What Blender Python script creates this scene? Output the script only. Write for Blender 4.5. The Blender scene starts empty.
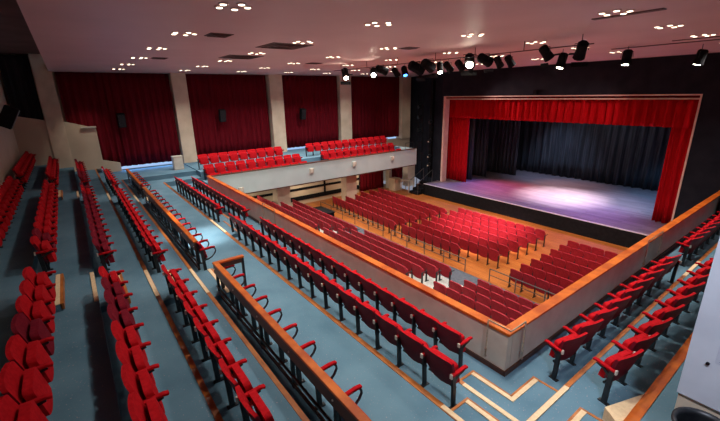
import bpy, bmesh, math, random
from mathutils import Vector, Matrix
random.seed(7)
scene = bpy.context.scene
COL = scene.collection
PI = math.pi

# ------------------------------------------------------------------ materials
def new_mat(name):
    m = bpy.data.materials.new(name); m.use_nodes = True
    nt = m.node_tree; nt.nodes.clear()
    out = nt.nodes.new('ShaderNodeOutputMaterial')
    b = nt.nodes.new('ShaderNodeBsdfPrincipled')
    nt.links.new(b.outputs[0], out.inputs[0])
    return m, nt, b

def noisy(name, c1, c2, scale=8, rough=.7, detail=3, stretch=(1, 1, 1), metal=0, bump=0, spec=.5, lo=.35, hi=.65, sheen=0, coat=0):
    m, nt, b = new_mat(name)
    tc = nt.nodes.new('ShaderNodeTexCoord'); mp = nt.nodes.new('ShaderNodeMapping')
    mp.inputs['Scale'].default_value = stretch
    nz = nt.nodes.new('ShaderNodeTexNoise'); nz.inputs['Scale'].default_value = scale; nz.inputs['Detail'].default_value = detail
    cr = nt.nodes.new('ShaderNodeValToRGB')
    cr.color_ramp.elements[0].position = lo; cr.color_ramp.elements[1].position = hi
    cr.color_ramp.elements[0].color = (*c1, 1); cr.color_ramp.elements[1].color = (*c2, 1)
    L = nt.links.new
    L(tc.outputs['Object'], mp.inputs[0]); L(mp.outputs[0], nz.inputs['Vector']); L(nz.outputs['Fac'], cr.inputs[0]); L(cr.outputs[0], b.inputs['Base Color'])
    b.inputs['Roughness'].default_value = rough; b.inputs['Metallic'].default_value = metal
    b.inputs['Specular IOR Level'].default_value = spec
    if sheen: b.inputs['Sheen Weight'].default_value = sheen
    if coat: b.inputs['Coat Weight'].default_value = coat; b.inputs['Coat Roughness'].default_value = .15
    if bump:
        bp = nt.nodes.new('ShaderNodeBump'); bp.inputs['Strength'].default_value = bump
        L(nz.outputs['Fac'], bp.inputs['Height']); L(bp.outputs[0], b.inputs['Normal'])
    return m

def emit(name, col, s):
    m = bpy.data.materials.new(name); m.use_nodes = True
    nt = m.node_tree; nt.nodes.clear()
    out = nt.nodes.new('ShaderNodeOutputMaterial'); e = nt.nodes.new('ShaderNodeEmission')
    e.inputs[0].default_value = (*col, 1); e.inputs[1].default_value = s
    nt.links.new(e.outputs[0], out.inputs[0])
    m.cycles.emission_sampling = 'NONE'
    return m

def carpet_mat():
    m, nt, b = new_mat('carpet')
    L = nt.links.new
    tc = nt.nodes.new('ShaderNodeTexCoord')
    n1 = nt.nodes.new('ShaderNodeTexNoise'); n1.inputs['Scale'].default_value = 1.3; n1.inputs['Detail'].default_value = 5
    n2 = nt.nodes.new('ShaderNodeTexNoise'); n2.inputs['Scale'].default_value = 38; n2.inputs['Detail'].default_value = 2
    c1 = nt.nodes.new('ShaderNodeValToRGB'); c2 = nt.nodes.new('ShaderNodeValToRGB')
    c1.color_ramp.elements[0].position = .3; c1.color_ramp.elements[1].position = .7
    c1.color_ramp.elements[0].color = (.10, .205, .28, 1); c1.color_ramp.elements[1].color = (.15, .28, .365, 1)
    c2.color_ramp.elements[0].position = .66; c2.color_ramp.elements[1].position = .76
    c2.color_ramp.elements[0].color = (0, 0, 0, 1); c2.color_ramp.elements[1].color = (1, 1, 1, 1)
    mx = nt.nodes.new('ShaderNodeMixRGB'); mx.inputs['Color2'].default_value = (.42, .36, .38, 1)
    for n in (n1, n2): L(tc.outputs['Object'], n.inputs['Vector'])
    L(n1.outputs[0], c1.inputs[0]); L(n2.outputs[0], c2.inputs[0])
    L(c2.outputs[0], mx.inputs['Fac']); L(c1.outputs[0], mx.inputs['Color1']); L(mx.outputs[0], b.inputs['Base Color'])
    b.inputs['Roughness'].default_value = .95; b.inputs['Specular IOR Level'].default_value = .15
    return m

def plank_mat(name, c1, c2, c3, w=.13, rough=.35, along='x'):
    m, nt, b = new_mat(name)
    L = nt.links.new
    tc = nt.nodes.new('ShaderNodeTexCoord'); mp = nt.nodes.new('ShaderNodeMapping')
    if along == 'y': mp.inputs['Rotation'].default_value = (0, 0, PI/2)
    br = nt.nodes.new('ShaderNodeTexBrick')
    br.inputs['Scale'].default_value = 1; br.inputs['Brick Width'].default_value = 1.9; br.inputs['Row Height'].default_value = w
    br.inputs['Mortar Size'].default_value = .004
    br.inputs['Color1'].default_value = (*c1, 1); br.inputs['Color2'].default_value = (*c2, 1); br.inputs['Mortar'].default_value = (*c3, 1)
    nz = nt.nodes.new('ShaderNodeTexNoise'); nz.inputs['Scale'].default_value = 6; nz.inputs['Detail'].default_value = 4
    mp2 = nt.nodes.new('ShaderNodeMapping'); mp2.inputs['Scale'].default_value = (.4, 5, 1)
    mx = nt.nodes.new('ShaderNodeMixRGB'); mx.blend_type = 'MULTIPLY'; mx.inputs['Fac'].default_value = .55
    L(tc.outputs['Object'], mp.inputs[0]); L(mp.outputs[0], br.inputs['Vector']); L(mp.outputs[0], mp2.inputs[0]); L(mp2.outputs[0], nz.inputs['Vector'])
    L(br.outputs['Color'], mx.inputs['Color1']); L(nz.outputs['Fac'], mx.inputs['Color2']); L(mx.outputs[0], b.inputs['Base Color'])
    b.inputs['Roughness'].default_value = rough
    return m

M = {}
M['carpet'] = carpet_mat()
M['stair_carpet'] = noisy('stair_carpet', (.42, .45, .43), (.55, .57, .53), 12, .9)
M['aisle_carpet'] = noisy('aisle_carpet', (.06, .075, .10), (.10, .115, .14), 9, .9)
M['ceiling'] = noisy('ceiling_paint', (.66, .44, .445), (.72, .49, .495), .5, .5, 3)
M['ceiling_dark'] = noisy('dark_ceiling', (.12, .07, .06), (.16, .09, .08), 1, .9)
M['cream'] = noisy('cream_concrete', (.66, .54, .40), (.78, .65, .50), 1.6, .8, 5, bump=.1)
M['cream_wall'] = noisy('cream_wall_paint', (.60, .49, .36), (.68, .56, .42), .8, .85)
M['taupe'] = noisy('taupe_panel', (.54, .49, .42), (.62, .57, .49), 3, .6, 4)
M['fascia'] = noisy('pale_fascia', (.50, .64, .66), (.56, .70, .72), 1.2, .6)
M['wood'] = noisy('orange_wood', (.40, .068, .006), (.66, .16, .016), 3, .38, 5, spec=.3)
M['nosing'] = noisy('stair_edge_wood', (.36, .10, .016), (.54, .18, .035), 5, .45, 4)
M['grip'] = noisy('cream_grip_strip', (.78, .58, .34), (.88, .68, .42), 20, .6)
M['darkwood'] = noisy('dark_wood', (.055, .016, .008), (.09, .028, .012), 5, .4, 4)
M['red'] = noisy('red_upholstery', (.43, .004, .010), (.54, .008, .015), 20, .85, 2, spec=.12)
M['red_shaded'] = noisy('shaded_red_upholstery', (.16, .006, .018), (.22, .010, .024), 20, .85, 2, spec=.12)  # darker copy of the red, puts uneven light on seats into the fabric colour
M['maroon'] = noisy('maroon_seat_shell', (.125, .003, .013), (.17, .005, .018), 10, .5, 2, spec=.2)
M['stall_red'] = noisy('crimson_upholstery', (.30, .014, .026), (.40, .024, .038), 15, .7, 2, spec=.2)
M['black'] = noisy('black_metal', (.012, .014, .018), (.025, .028, .032), 12, .4, 2, metal=.3)
M['blackmatte'] = noisy('matte_black', (.006, .006, .008), (.012, .012, .014), 6, .9, spec=.15)
M['steel'] = noisy('brushed_steel', (.42, .36, .28), (.56, .48, .38), 20, .3, 2, metal=.8)
M['steelgrey'] = noisy('grey_steel', (.16, .17, .17), (.24, .24, .24), 20, .35, 2, metal=.8)
M['bolt'] = noisy('white_bolt', (.8, .75, .7), (.85, .8, .75), 5, .4)
M['navy'] = noisy('charcoal_wall', (.010, .013, .022), (.018, .021, .032), 1.5, .9, spec=.2)
M['frame'] = noisy('pink_beige_frame', (.74, .50, .42), (.82, .58, .50), 3, .5)
M['valance'] = noisy('scarlet_velvet', (.42, .003, .008), (.54, .006, .012), 6, .9, 2, (6, 6, .4), spec=.1)
M['walldrape'] = noisy('dark_red_drape', (.115, .004, .010), (.17, .006, .014), 5, .9, 3, (5, 5, .3), spec=.1)
M['blackdrape'] = noisy('charcoal_drape', (.014, .017, .022), (.055, .062, .075), 3.2, .85, 3, (3, 3, .12), lo=.42, hi=.72)  # pale vertical streaks put the lit pleats into the cloth colour
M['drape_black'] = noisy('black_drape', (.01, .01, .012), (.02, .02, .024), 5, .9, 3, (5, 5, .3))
M['stall_wood'] = plank_mat('stalls_floorboards', (.66, .22, .045), (.52, .155, .03), (.15, .05, .015))
M['stage_wood'] = plank_mat('stage_boards', (.34, .28, .31), (.23, .18, .21), (.06, .045, .055), .2, .35)
M['whitewall'] = noisy('blue_white_board', (.60, .64, .72), (.74, .78, .86), 1.6, .55, 6)
M['paper'] = noisy('pale_paper', (.55, .58, .68), (.60, .64, .74), 9, .8)
M['ink'] = noisy('blue_grey_ink', (.20, .25, .42), (.25, .30, .48), 9, .8)
M['bulb'] = emit('warm_bulb', (1, .84, .60), 5)
M['hotlamp'] = emit('stage_lamp_glow', (1, .90, .72), 40)
M['bluelamp'] = emit('blue_lamp_glow', (.05, .22, 1), 9)
M['daylight'] = emit('daylight_window', (.42, .62, 1), .9)
M['vent'] = noisy('vent_metal', (.10, .055, .05), (.14, .075, .07), 30, .6)
M['edge'] = noisy('white_stage_edge', (.62, .60, .66), (.72, .70, .76), 5, .5)
M['offwhite'] = noisy('off_white_paint', (.62, .58, .50), (.70, .66, .58), 5, .5)

# ------------------------------------------------------------------ helpers
def box(bm, x0, x1, y0, y1, z0, z1, mi=0):
    vs = [bm.verts.new(p) for p in ((x0, y0, z0), (x1, y0, z0), (x1, y1, z0), (x0, y1, z0), (x0, y0, z1), (x1, y0, z1), (x1, y1, z1), (x0, y1, z1))]
    fs = []
    for f in ((3, 2, 1, 0), (4, 5, 6, 7), (0, 1, 5, 4), (1, 2, 6, 5), (2, 3, 7, 6), (3, 0, 4, 7)):
        q = bm.faces.new([vs[i] for i in f]); q.material_index = mi; fs.append(q)
    return vs

def tube(bm, pts, r, seg=6, cap=True):
    pts = [Vector(p) for p in pts]; rings = []
    n = len(pts)
    for i, p in enumerate(pts):
        d = (pts[min(i+1, n-1)] - pts[max(i-1, 0)]).normalized()
        a = Vector((0, 0, 1)) if abs(d.z) < .9 else Vector((1, 0, 0))
        u = d.cross(a).normalized(); v = d.cross(u).normalized()
        rr = r[i] if isinstance(r, (list, tuple)) else r
        rings.append([bm.verts.new(p + rr*(math.cos(2*PI*k/seg)*u + math.sin(2*PI*k/seg)*v)) for k in range(seg)])
    for a, b in zip(rings, rings[1:]):
        for k in range(seg): bm.faces.new((a[k], a[(k+1) % seg], b[(k+1) % seg], b[k]))
    if cap:
        bm.faces.new(rings[0][::-1]); bm.faces.new(rings[-1])

def sweep_box(bm, pts, hw, hh):
    """rectangular bar along pts in a vertical YZ plane (x constant)"""
    rings = []
    pts = [Vector(p) for p in pts]; n = len(pts)
    for i, p in enumerate(pts):
        d = (pts[min(i+1, n-1)] - pts[max(i-1, 0)]).normalized()
        nrm = Vector((0, -d.z, d.y)); X = Vector((1, 0, 0))
        rings.append([bm.verts.new(p + a*hw*X + b*hh*nrm) for a, b in ((-1, -1), (1, -1), (1, 1), (-1, 1))])
    for a, b in zip(rings, rings[1:]):
        for k in range(4): bm.faces.new((a[k], a[(k+1) % 4], b[(k+1) % 4], b[k]))
    bm.faces.new(rings[0][::-1]); bm.faces.new(rings[-1])

def mesh_of(name, bm, mats, bevel=0, smooth=False, seg=2):
    if bevel:
        bmesh.ops.bevel(bm, geom=list(bm.edges), offset=bevel, segments=seg, affect='EDGES', profile=.6, clamp_overlap=True)
    bmesh.ops.recalc_face_normals(bm, faces=bm.faces[:])
    me = bpy.data.meshes.new(name); bm.to_mesh(me); bm.free()
    if not isinstance(mats, (list, tuple)): mats = [mats]
    for m in mats: me.materials.append(m)
    if smooth:
        for p in me.polygons: p.use_smooth = True
    return me

def obj(name, bm, mat, parent=None, bevel=0, smooth=False):
    o = bpy.data.objects.new(name, mesh_of(name, bm, mat, bevel, smooth))
    COL.objects.link(o)
    if parent: o.parent = parent
    return o

def tag(o, label, cat, group=None, kind=None):
    o['label'] = label; o['category'] = cat
    if group: o['group'] = group
    if kind: o['kind'] = kind
    return o

def thing(name, label, cat, loc=(0, 0, 0), rz=0, group=None):
    o = bpy.data.objects.new(name, None); COL.objects.link(o)
    o.location = loc; o.rotation_euler = (0, 0, rz)
    return tag(o, label, cat, group)

def struct(name, bm, mat, parent=None, **k):
    o = obj(name, bm, mat, parent, **k)
    if not parent: o['kind'] = 'structure'
    return o

def sbox(name, mat, *b, parent=None, bevel=0):
    bm = bmesh.new(); box(bm, *b)
    return struct(name, bm, mat, parent, bevel=bevel)

def pbox(name, mat, parent, *b, bevel=0):
    bm = bmesh.new(); box(bm, *b)
    return obj(name, bm, mat, parent, bevel=bevel)

def curtain_bm(p0, p1, z0, z1, amp=.09, period=.32, thick=.02, nz=6, flare=0.0, res=8):
    """pleated cloth hanging between two floor points"""
    bm = bmesh.new()
    p0 = Vector((*p0, 0)); p1 = Vector((*p1, 0)); d = p1 - p0; Ln = d.length; d.normalize()
    nrm = Vector((-d.y, d.x, 0))
    n = max(4, int(Ln/period*res)); rows = []
    ph = random.random()*6; 
    offs = [(math.sin(k*.9+ph)+math.sin(k*.37+ph*2))*.25 for k in range(n+1)]
    for side in (0, 1):
        grid = []
        for j in range(nz+1):
            t = j/nz; z = z0 + (z1-z0)*t
            row = []
            for i in range(n+1):
                s = Ln*i/n
                a = amp*(1 - .25*t) * (math.sin(2*PI*s/period + offs[i]*2.0 + .25*math.sin(3*t+s)) + .35*math.sin(2*PI*s/period*2.3 + ph + t))
                P = p0 + d*s + nrm*(a + (thick if side else 0)); P.z = z
                row.append(bm.verts.new(P))
            grid.append(row)
        rows.append(grid)
        for j in range(nz):
            for i in range(n):
                bm.faces.new((grid[j][i], grid[j][i+1], grid[j+1][i+1], grid[j+1][i]))
    A, B = rows
    for i in range(n):
        bm.faces.new((A[0][i], B[0][i], B[0][i+1], A[0][i+1])); bm.faces.new((A[nz][i], A[nz][i+1], B[nz][i+1], B[nz][i]))
    for j in range(nz):
        bm.faces.new((A[j][0], A[j+1][0], B[j+1][0], B[j][0])); bm.faces.new((A[j][n], B[j][n], B[j+1][n], A[j+1][n]))
    return bm

# ------------------------------------------------------------------ camera
F_PX = 378.945; YAW, PIT, ROL = -9.28391045e-01, 2.98013771e-01, -1.91216508e-02
CAM = Vector((0, 0, 4.7))
f = Vector((math.sin(YAW)*math.cos(PIT), math.cos(YAW)*math.cos(PIT), -math.sin(PIT)))
r = Vector((math.cos(YAW), -math.sin(YAW), 0)); u = r.cross(f)
c_, s_ = math.cos(ROL), math.sin(ROL)
r, u = c_*r + s_*u, -s_*r + c_*u
cam = bpy.data.cameras.new('camera'); cam.sensor_width = 36; cam.lens = 36*F_PX/720
cam.clip_start = .05; cam.clip_end = 200
co = bpy.data.objects.new('camera', cam); COL.objects.link(co)
co.matrix_world = Matrix(((r.x, u.x, -f.x, CAM.x), (r.y, u.y, -f.y, CAM.y), (r.z, u.z, -f.z, CAM.z), (0, 0, 0, 1)))
scene.camera = co

def proj(P):
    P = Vector(P) - CAM; z = P.dot(f)
    if z < .2: return None
    return (360 + F_PX*P.dot(r)/z, 210.5 - F_PX*P.dot(u)/z, z)

# ------------------------------------------------------------------ room shell
XW, XR = -25.9, 3.0          # far (left) side wall, right side wall
YB, YP = -2.15, 22.0         # rear wall, proscenium wall
CEIL = 6.07
STALL = -2.65; STG = -1.8

sbox('ceiling', M['ceiling'], XW-.3, XR+.3, -.24, 26, CEIL, CEIL+.45)
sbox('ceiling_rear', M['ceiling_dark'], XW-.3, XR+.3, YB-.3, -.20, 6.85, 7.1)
sbox('wall_left', M['cream_wall'], XW-.3, XW, YB-.3, 31, STALL-.3, 7.1)
sbox('wall_rear', M['cream_wall'], XW, XR+.3, YB-.3, YB, STALL-.3, 6.85)
sbox('wall_right', M['navy'], XR, XR+.3, YB, 31, STALL-.3, 6.85)

# stalls level floors
sbox('floor_stalls', M['stall_wood'], XW, XR, 12.33, 20.6, STALL-.25, STALL)
sbox('floor_cross_aisle', M['aisle_carpet'], XW, XR, 11.15, 12.33, STALL-.25, STALL-.004)
RROW = [11.15 - .78*k for k in range(9)]
for k in range(8):
    sbox('floor_stalls_tier', M['stair_carpet'] , XW, XR, RROW[k+1] if k < 7 else 5.0, RROW[k], STALL-.25, STALL + .23*(k+1) - .124)

# gallery levels (each one tread deep), rising towards the rear wall
def lvl(name, *b): return sbox(name, M['carpet'], *b)
lvl('floor_gallery', -20.65, -2.0, 4.27, 5.35, -.35, 0)
lvl('floor_wing', -3.0, -2.0, 5.35, 20, -.35, 0)
lvl('floor_far_wing', -20.65, -19.85, 5.35, 20, -.35, 0)
lvl('floor_gallery', -21.5, -1.1, 3.46, 4.27, -.35, .25)
lvl('floor_wing', -2.0, -1.1, 4.27, 20, -.35, .25)
lvl('floor_far_wing', -21.5, -20.65, 4.27, 5.3, -.35, .25)
lvl('floor_far_wing', -21.5, -20.65, 5.3, 20, -.35, .35)
lvl('floor_gallery', -22.4, XR, 1.72, 3.46, -.35, .5)
lvl('floor_wing', -1.1, XR, 3.46, 20, -.35, .5)
lvl('floor_far_wing', -22.4, -21.5, 3.46, 5.3, -.35, .5)
lvl('floor_far_wing', -22.4, -21.5, 5.3, 20, -.35, .8)
lvl('floor_gallery', -22.4, XR, .8, 1.72, -.35, .75)
lvl('floor_far_wing', XW, -22.4, .8, 5.3, -.35, .75)
lvl('floor_far_wing', XW, -22.4, 5.3, 20, -.35, .8)
lvl('floor_gallery', XW, XR, -.15, .8, -.35, 1.0)
lvl('floor_gallery', XW, XR, -1.1, -.15, -.35, 1.25)
lvl('floor_gallery', XW, XR, YB, -1.1, -.35, 1.5)

# timber edges of the treads
_tn = [0]
def trim(*b, mat='nosing'):
    _tn[0] += 1
    return sbox('trim_%d' % _tn[0], M[mat], *b)
e = .012
trim(-20.65, -2.0, 4.21, 4.27+e, .20, .25+e)                 # level 1 along the row
trim(-2.0-e, -1.94, 4.27, 20, .20, .25+e)                    # level 1 along the wing
trim(-21.5, -1.1, 3.38, 3.46+e, .40, .5+e)                   # level 2
trim(-1.1-e, -.98, 3.46, 20, .36, .5+e, mat='wood')
trim(-22.4, XR, 1.66, 1.72+e, .70, .75+e)                    # level 3
trim(XW, XR, .74, .8+e, .95, 1.0+e)

# parapets round the void (structure) with timber caps
PT = .80
sbox('wall_parapet', M['taupe'], -19.95, -2.88, 5.2, 5.32, 0, PT)
sbox('wall_parapet_wing', M['taupe'], -3.0, -2.88, 5.35, 20, 0, PT)
sbox('wall_fascia_rear', M['taupe'], -19.95, -2.88, 5.32, 5.34, -.36, PT)
sbox('wall_fascia_wing', M['fascia'], -3.02, -3.0, 5.34, 20, -.36, PT)
sbox('wall_fascia_far_wing', M['fascia'], -19.95, -19.80, 5.37, 20, -.36, PT)
sbox('baseboard_parapet', M['darkwood'], -19.9, -2.86, 5.17, 5.2, 0, .09)
sbox('baseboard_wing', M['darkwood'], -2.88, -2.85, 5.17, 20, 0, .09)
bm = bmesh.new(); box(bm, -20.0, -2.84, 5.165, 5.345, PT, PT+.05); c1 = obj('parapet_cap', bm, M['wood'], bevel=.012)
tag(c1, 'long glossy orange timber rail capping the parapet in front of the rear gallery', 'handrail', 'timber parapet caps')
bm = bmesh.new(); box(bm, -3.03, -2.84, 5.345, 20, PT, PT+.05); c2 = obj('parapet_cap', bm, M['wood'], bevel=.012)
tag(c2, 'glossy orange timber rail capping the near side wing parapet on the right', 'handrail', 'timber parapet caps')
bm = bmesh.new(); box(bm, -19.97, -19.77, 5.345, 20, PT, PT+.035); c3 = obj('parapet_cap', bm, M['darkwood'], bevel=.012)
tag(c3, 'dark timber rail on top of the pale balcony front across the hall', 'handrail', 'timber parapet caps')
sbox('trim_fascia', M['darkwood'], -19.83, -19.78, 5.4, 20, -.42, -.36)

# ------------------------------------------------------------------ aisle half steps and grips
def half_step(x0, x1, y0, y1, z0, z1, side, label, group, strip=True):
    """side: which edge carries the nosing ('+y', '-x', 'end')"""
    t = thing('aisle_step', label, 'step', ((x0+x1)/2, (y0+y1)/2, z0), 0, group)
    cx, cy = (x0+x1)/2, (y0+y1)/2
    pbox('step_body', M['carpet'], t, x0-cx, x1-cx, y0-cy, y1-cy, 0, z1-z0)
    if side == '+y':
        pbox('step_edge', M['nosing'], t, x0-cx, x1-cx, y1-cy-.02, y1-cy+.03, -.0+(z1-z0)*.2, z1-z0+.010)
        if strip: pbox('grip_strip', M['grip'], t, x0-cx, x1-cx, y1-cy-.09, y1-cy-.02, z1-z0-.005, z1-z0+.014)
    return t
def grip(x0, x1, y0, y1, z, label, group='cream grip strips on tread edges'):
    bm = bmesh.new(); box(bm, x0, x1, y0, y1, z-.01, z+.018)
    return tag(obj('grip_strip', bm, M['grip']), label, 'step strip', group)
UA = [(-9.1, -7.65), (-18.25, -16.95)]      # upper aisles
LA = (-13.45, -11.85)                       # aisle through the two front rows
names = ['near', 'far']
lvls = {3: (1.72, .75), 4: (.8, 1.0), 5: (-.15, 1.25), 6: (-1.1, 1.5)}
ordn = ['lowest', 'second', 'third', 'top']
for a, (x0, x1) in enumerate(UA):
    for i, (k, (ye, z)) in enumerate(lvls.items()):
        grip(x0, x1, ye-.065, ye+.003, z+.003, 'cream grip strip on the %s tread edge of the %s upper aisle' % (ordn[i], names[a]))
        half_step(x0, x1, ye+.002, ye+.44, z-.25, z-.125, '+y', 'blue carpeted half step with orange edge, %s in the %s upper aisle' % (ordn[i], names[a]), 'half steps in the upper aisles')
grip(LA[0], LA[1], 3.39, 3.463, .503, 'cream grip strip where the front aisle meets the wide walkway')
half_step(LA[0], LA[1], 3.462, 3.86, .25, .375, '+y', 'half step from the parapet rows up to the wide walkway', 'half steps in the front aisle', False)
half_step(LA[0], LA[1], 4.272, 4.62, 0, .125, '+y', 'half step beside the parapet in the front aisle', 'half steps in the front aisle', False)

# L shaped half steps at the near corner
def L_step(xa, ya, xc, yc, xe, ye, z0, z1, label):
    """tread footprint: x from xa to xc at depth ya..yc, then along +y to ye, between xc..xe"""
    t = thing('corner_step', label, 'step', (xc, yc, z0), 0, 'L-shaped steps at the gallery corner')
    h = z1-z0
    bm = bmesh.new(); box(bm, xa-xc, 0, ya-yc, 0, 0, h-.005); box(bm, 0, xe-xc, ya-yc, ye-yc, 0, h)
    obj('step_body', bm, M['carpet'], t)
    bm = bmesh.new(); box(bm, xa-xc, 0, 0, .035, h*.3, h+.008); box(bm, -.035, 0, .0, ye-yc, h*.3, h+.008)
    box(bm, xa-xc, xa-xc+.04, ya-yc, 0, h*.3, h+.008); box(bm, 0, xe-xc, ye-yc-.04, ye-yc, h*.3, h+.008)
    obj('step_edge', bm, M['nosing'], t)
    bm = bmesh.new(); box(bm, xa-xc+.04, 0, -.07, 0, h-.004, h+.014); box(bm, 0, .07, -.07, ye-yc-.04, h-.004, h+.014)
    obj('grip_strip', bm, M['grip'], t)
    return t
L_step(-3.2, 4.272, -2.45, 4.72, -2.001, 5.42, 0, .125, 'lower L-shaped carpet step with cream edge at the parapet corner')
L_step(-2.72, 3.462, -1.58, 3.92, -1.101, 5.06, .25, .375, 'upper L-shaped carpet step with cream edge beside the last side-wing seat')
grip(-3.0, -2.01, 4.2, 4.273, .253, 'long cream grip strip between the two L-shaped corner steps')
grip(-2.004, -1.93, 4.2, 5.45, .254, 'cream grip strip running along the wing side of the corner steps')
grip(-2.75, -1.1, 3.39, 3.463, .503, 'cream grip strip on the walkway edge at the near corner')
grip(-2.004, -1.935, 11.45, 12.75, .254, 'cream grip strip in the gap of the near wing seats')
# cream triangular infill at the foot of the upper timber board
bm = bmesh.new()
tri = [(-1.37, 5.22), (-1.115, 5.02), (-1.115, 5.95)]
lo = [bm.verts.new((x, y, .25)) for x, y in tri]; hi = [bm.verts.new((x, y, .47)) for x, y in tri]
bm.faces.new(lo[::-1]); bm.faces.new(hi)
for i in range(3): bm.faces.new((lo[i], lo[(i+1) % 3], hi[(i+1) % 3], hi[i]))
tag(obj('corner_block', bm, M['grip']), 'cream triangular block wedged against the orange board by the last wing seat', 'block')

# ------------------------------------------------------------------ seats
PITCH = .575
def rnd(x, w, rr):
    d = abs(x) - (w - rr)
    return rr*(1 - math.sqrt(max(0, 1 - (d/rr)**2))) if d > 0 else 0
def pad(bm, w, zt, zb, rt, rb, yf, th, crown=.0, puff=.0, mf=0, mb=0):
    """curved slab: rounded top corners (rt) and bottom corners (rb); yf(x, z) is the rear face"""
    cs = [-1, -.97, -.88, -.72, -.45, 0, .45, .72, .88, .97, 1]; NZ = 4
    F, B = [], []
    for c in cs:
        x = c*w
        top = zt + crown*(1-c*c) - rnd(x*.985, w, rt); bot = zb + rb*abs(c)**2.6
        f_, b_ = [], []
        for j in range(NZ+1):
            z = bot + (top-bot)*j/NZ
            y = yf(x, z)
            b_.append(bm.verts.new((x, y, z)))
            f_.append(bm.verts.new((x, y+th+puff*(1-c**4)*math.sin(PI*j/NZ), z)))
        F.append(f_); B.append(b_)
    n = len(cs)
    for i in range(n-1):
        for j in range(NZ):
            q = bm.faces.new((B[i][j], B[i][j+1], B[i+1][j+1], B[i+1][j])); q.material_index = mb
            q = bm.faces.new((F[i][j], F[i+1][j], F[i+1][j+1], F[i][j+1])); q.material_index = mf
        bm.faces.new((B[i][0], B[i+1][0], F[i+1][0], F[i][0])).material_index = mb
        bm.faces.new((B[i][NZ], F[i][NZ], F[i+1][NZ], B[i+1][NZ])).material_index = mf
    for i in (0, n-1):
        for j in range(NZ): bm.faces.new((B[i][j], F[i][j], F[i][j+1], B[i][j+1])).material_index = mb
def smooth_mesh(name, bm, mats):
    bmesh.ops.recalc_face_normals(bm, faces=bm.faces[:])
    for e_ in bm.edges:
        if len(e_.link_faces) == 2 and e_.calc_face_angle() > .9: e_.smooth = False
    me = bpy.data.meshes.new(name); bm.to_mesh(me); bm.free()
    for m in mats: me.materials.append(m)
    for p in me.polygons: p.use_smooth = True
    return me

def gallery_seat_meshes(fabric, low=False):
    d = {}
    zt, zc = (.81, .69) if not low else (.76, .64)
    bm = bmesh.new(); pad(bm, .278, zt, .27, .045, .15, lambda x, z: .0 - (z-.40)*.30 + .45*x*x, .045, .012, .012, 0, 1)
    d['backrest'] = smooth_mesh('backrest', bm, [fabric, M['maroon']])
    y0 = .07 if not low else .03; th = .085 if not low else .045
    bm = bmesh.new(); pad(bm, .24, zc, .29, .06, .05, lambda x, z: y0 + .02 - (z-.40)*.20, th, 0, .015)
    d['seat_cushion'] = smooth_mesh('seat_cushion', bm, [fabric])
    bm = bmesh.new()
    tube(bm, [(-.26, .07, .30), (.26, .07, .30)], .022, 8)
    d['hinge'] = mesh_of('hinge', bm, M['black'])
    return d
def stand_meshes(sx, fabric, loop=False):
    x = sx*PITCH/2
    bm = bmesh.new()
    sweep_box(bm, [(x, .0, .02), (x, -.01, .30), (x, -.03, .585)], .018, .034)
    box(bm, x-.03, x+.03, -.07, .08, 0, .02)
    if loop:
        arc = [(x, -.02, .575), (x, .12, .58), (x, .25, .59), (x, .295, .55), (x, .305, .49), (x, .27, .42), (x, .19, .35), (x, .09, .31), (x, -.01, .30)]
        sweep_box(bm, arc, .014, .012)
    else:
        sweep_box(bm, [(x, -.03, .46), (x, .10, .55), (x, .20, .58)], .014, .018)
    st = mesh_of('seat_stand', bm, M['black'])
    bm = bmesh.new()
    sweep_box(bm, [(x, -.07, .60), (x, .08, .60), (x, .20, .612), (x, .26 + (.04 if loop else 0), .60)], .028, .018)
    ar = mesh_of('armrest', bm, fabric, .010, True)
    bm = bmesh.new(); box(bm, x-.02, x+.02, -.095, -.072, .56, .63)
    cp = mesh_of('post_cap', bm, M['offwhite'])
    return st, ar, cp

G = {'bright': gallery_seat_meshes(M['red']), 'worn': gallery_seat_meshes(M['red_shaded']), 'loop': gallery_seat_meshes(M['red'], True)}
SR, AR, CR = stand_meshes(1, M['red']); SL, AL, CL = stand_meshes(-1, M['red'])
SRL, ARL, _ = stand_meshes(1, M['red'], True); SLL, ALL, _ = stand_meshes(-1, M['red'], True)

def stall_seat_meshes():
    d = {}
    bm = bmesh.new(); pad(bm, .24, .82, .27, .06, .05, lambda x, z: -.04 - (z-.45)*.20 + .35*x*x, .05, .02, .01)
    d['backrest'] = smooth_mesh('backrest', bm, [M['stall_red']])
    bm = bmesh.new(); pad(bm, .205, .68, .34, .06, .05, lambda x, z: .07 - (z-.45)*.18, .08, 0, .012)
    d['seat_cushion'] = smooth_mesh('seat_cushion', bm, [M['stall_red']])
    bm = bmesh.new()
    box(bm, -.27, -.24, -.05, .02, .02, .58); box(bm, -.275, -.235, -.10, .12, 0, .02); sweep_box(bm, [(-.255, -.03, .57), (-.255, .24, .58)], .012, .012)
    d['seat_leg'] = mesh_of('seat_leg', bm, M['black'])
    bm = bmesh.new()
    box(bm, .24, .27, -.05, .02, .02, .58); box(bm, .235, .275, -.10, .12, 0, .02); sweep_box(bm, [(.255, -.03, .57), (.255, .24, .58)], .012, .012)
    d['end_leg'] = mesh_of('seat_leg', bm, M['black'])
    return d
ST = stall_seat_meshes()

ORD = ['first', 'second', 'third', 'fourth', 'fifth', 'sixth', 'seventh', 'eighth', 'ninth', 'tenth', 'eleventh', 'twelfth', 'thirteenth', 'fourteenth',
       'fifteenth', 'sixteenth', 'seventeenth', 'eighteenth', 'nineteenth', 'twentieth', 'twenty-first', 'twenty-second', 'twenty-third', 'twenty-fourth']

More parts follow.
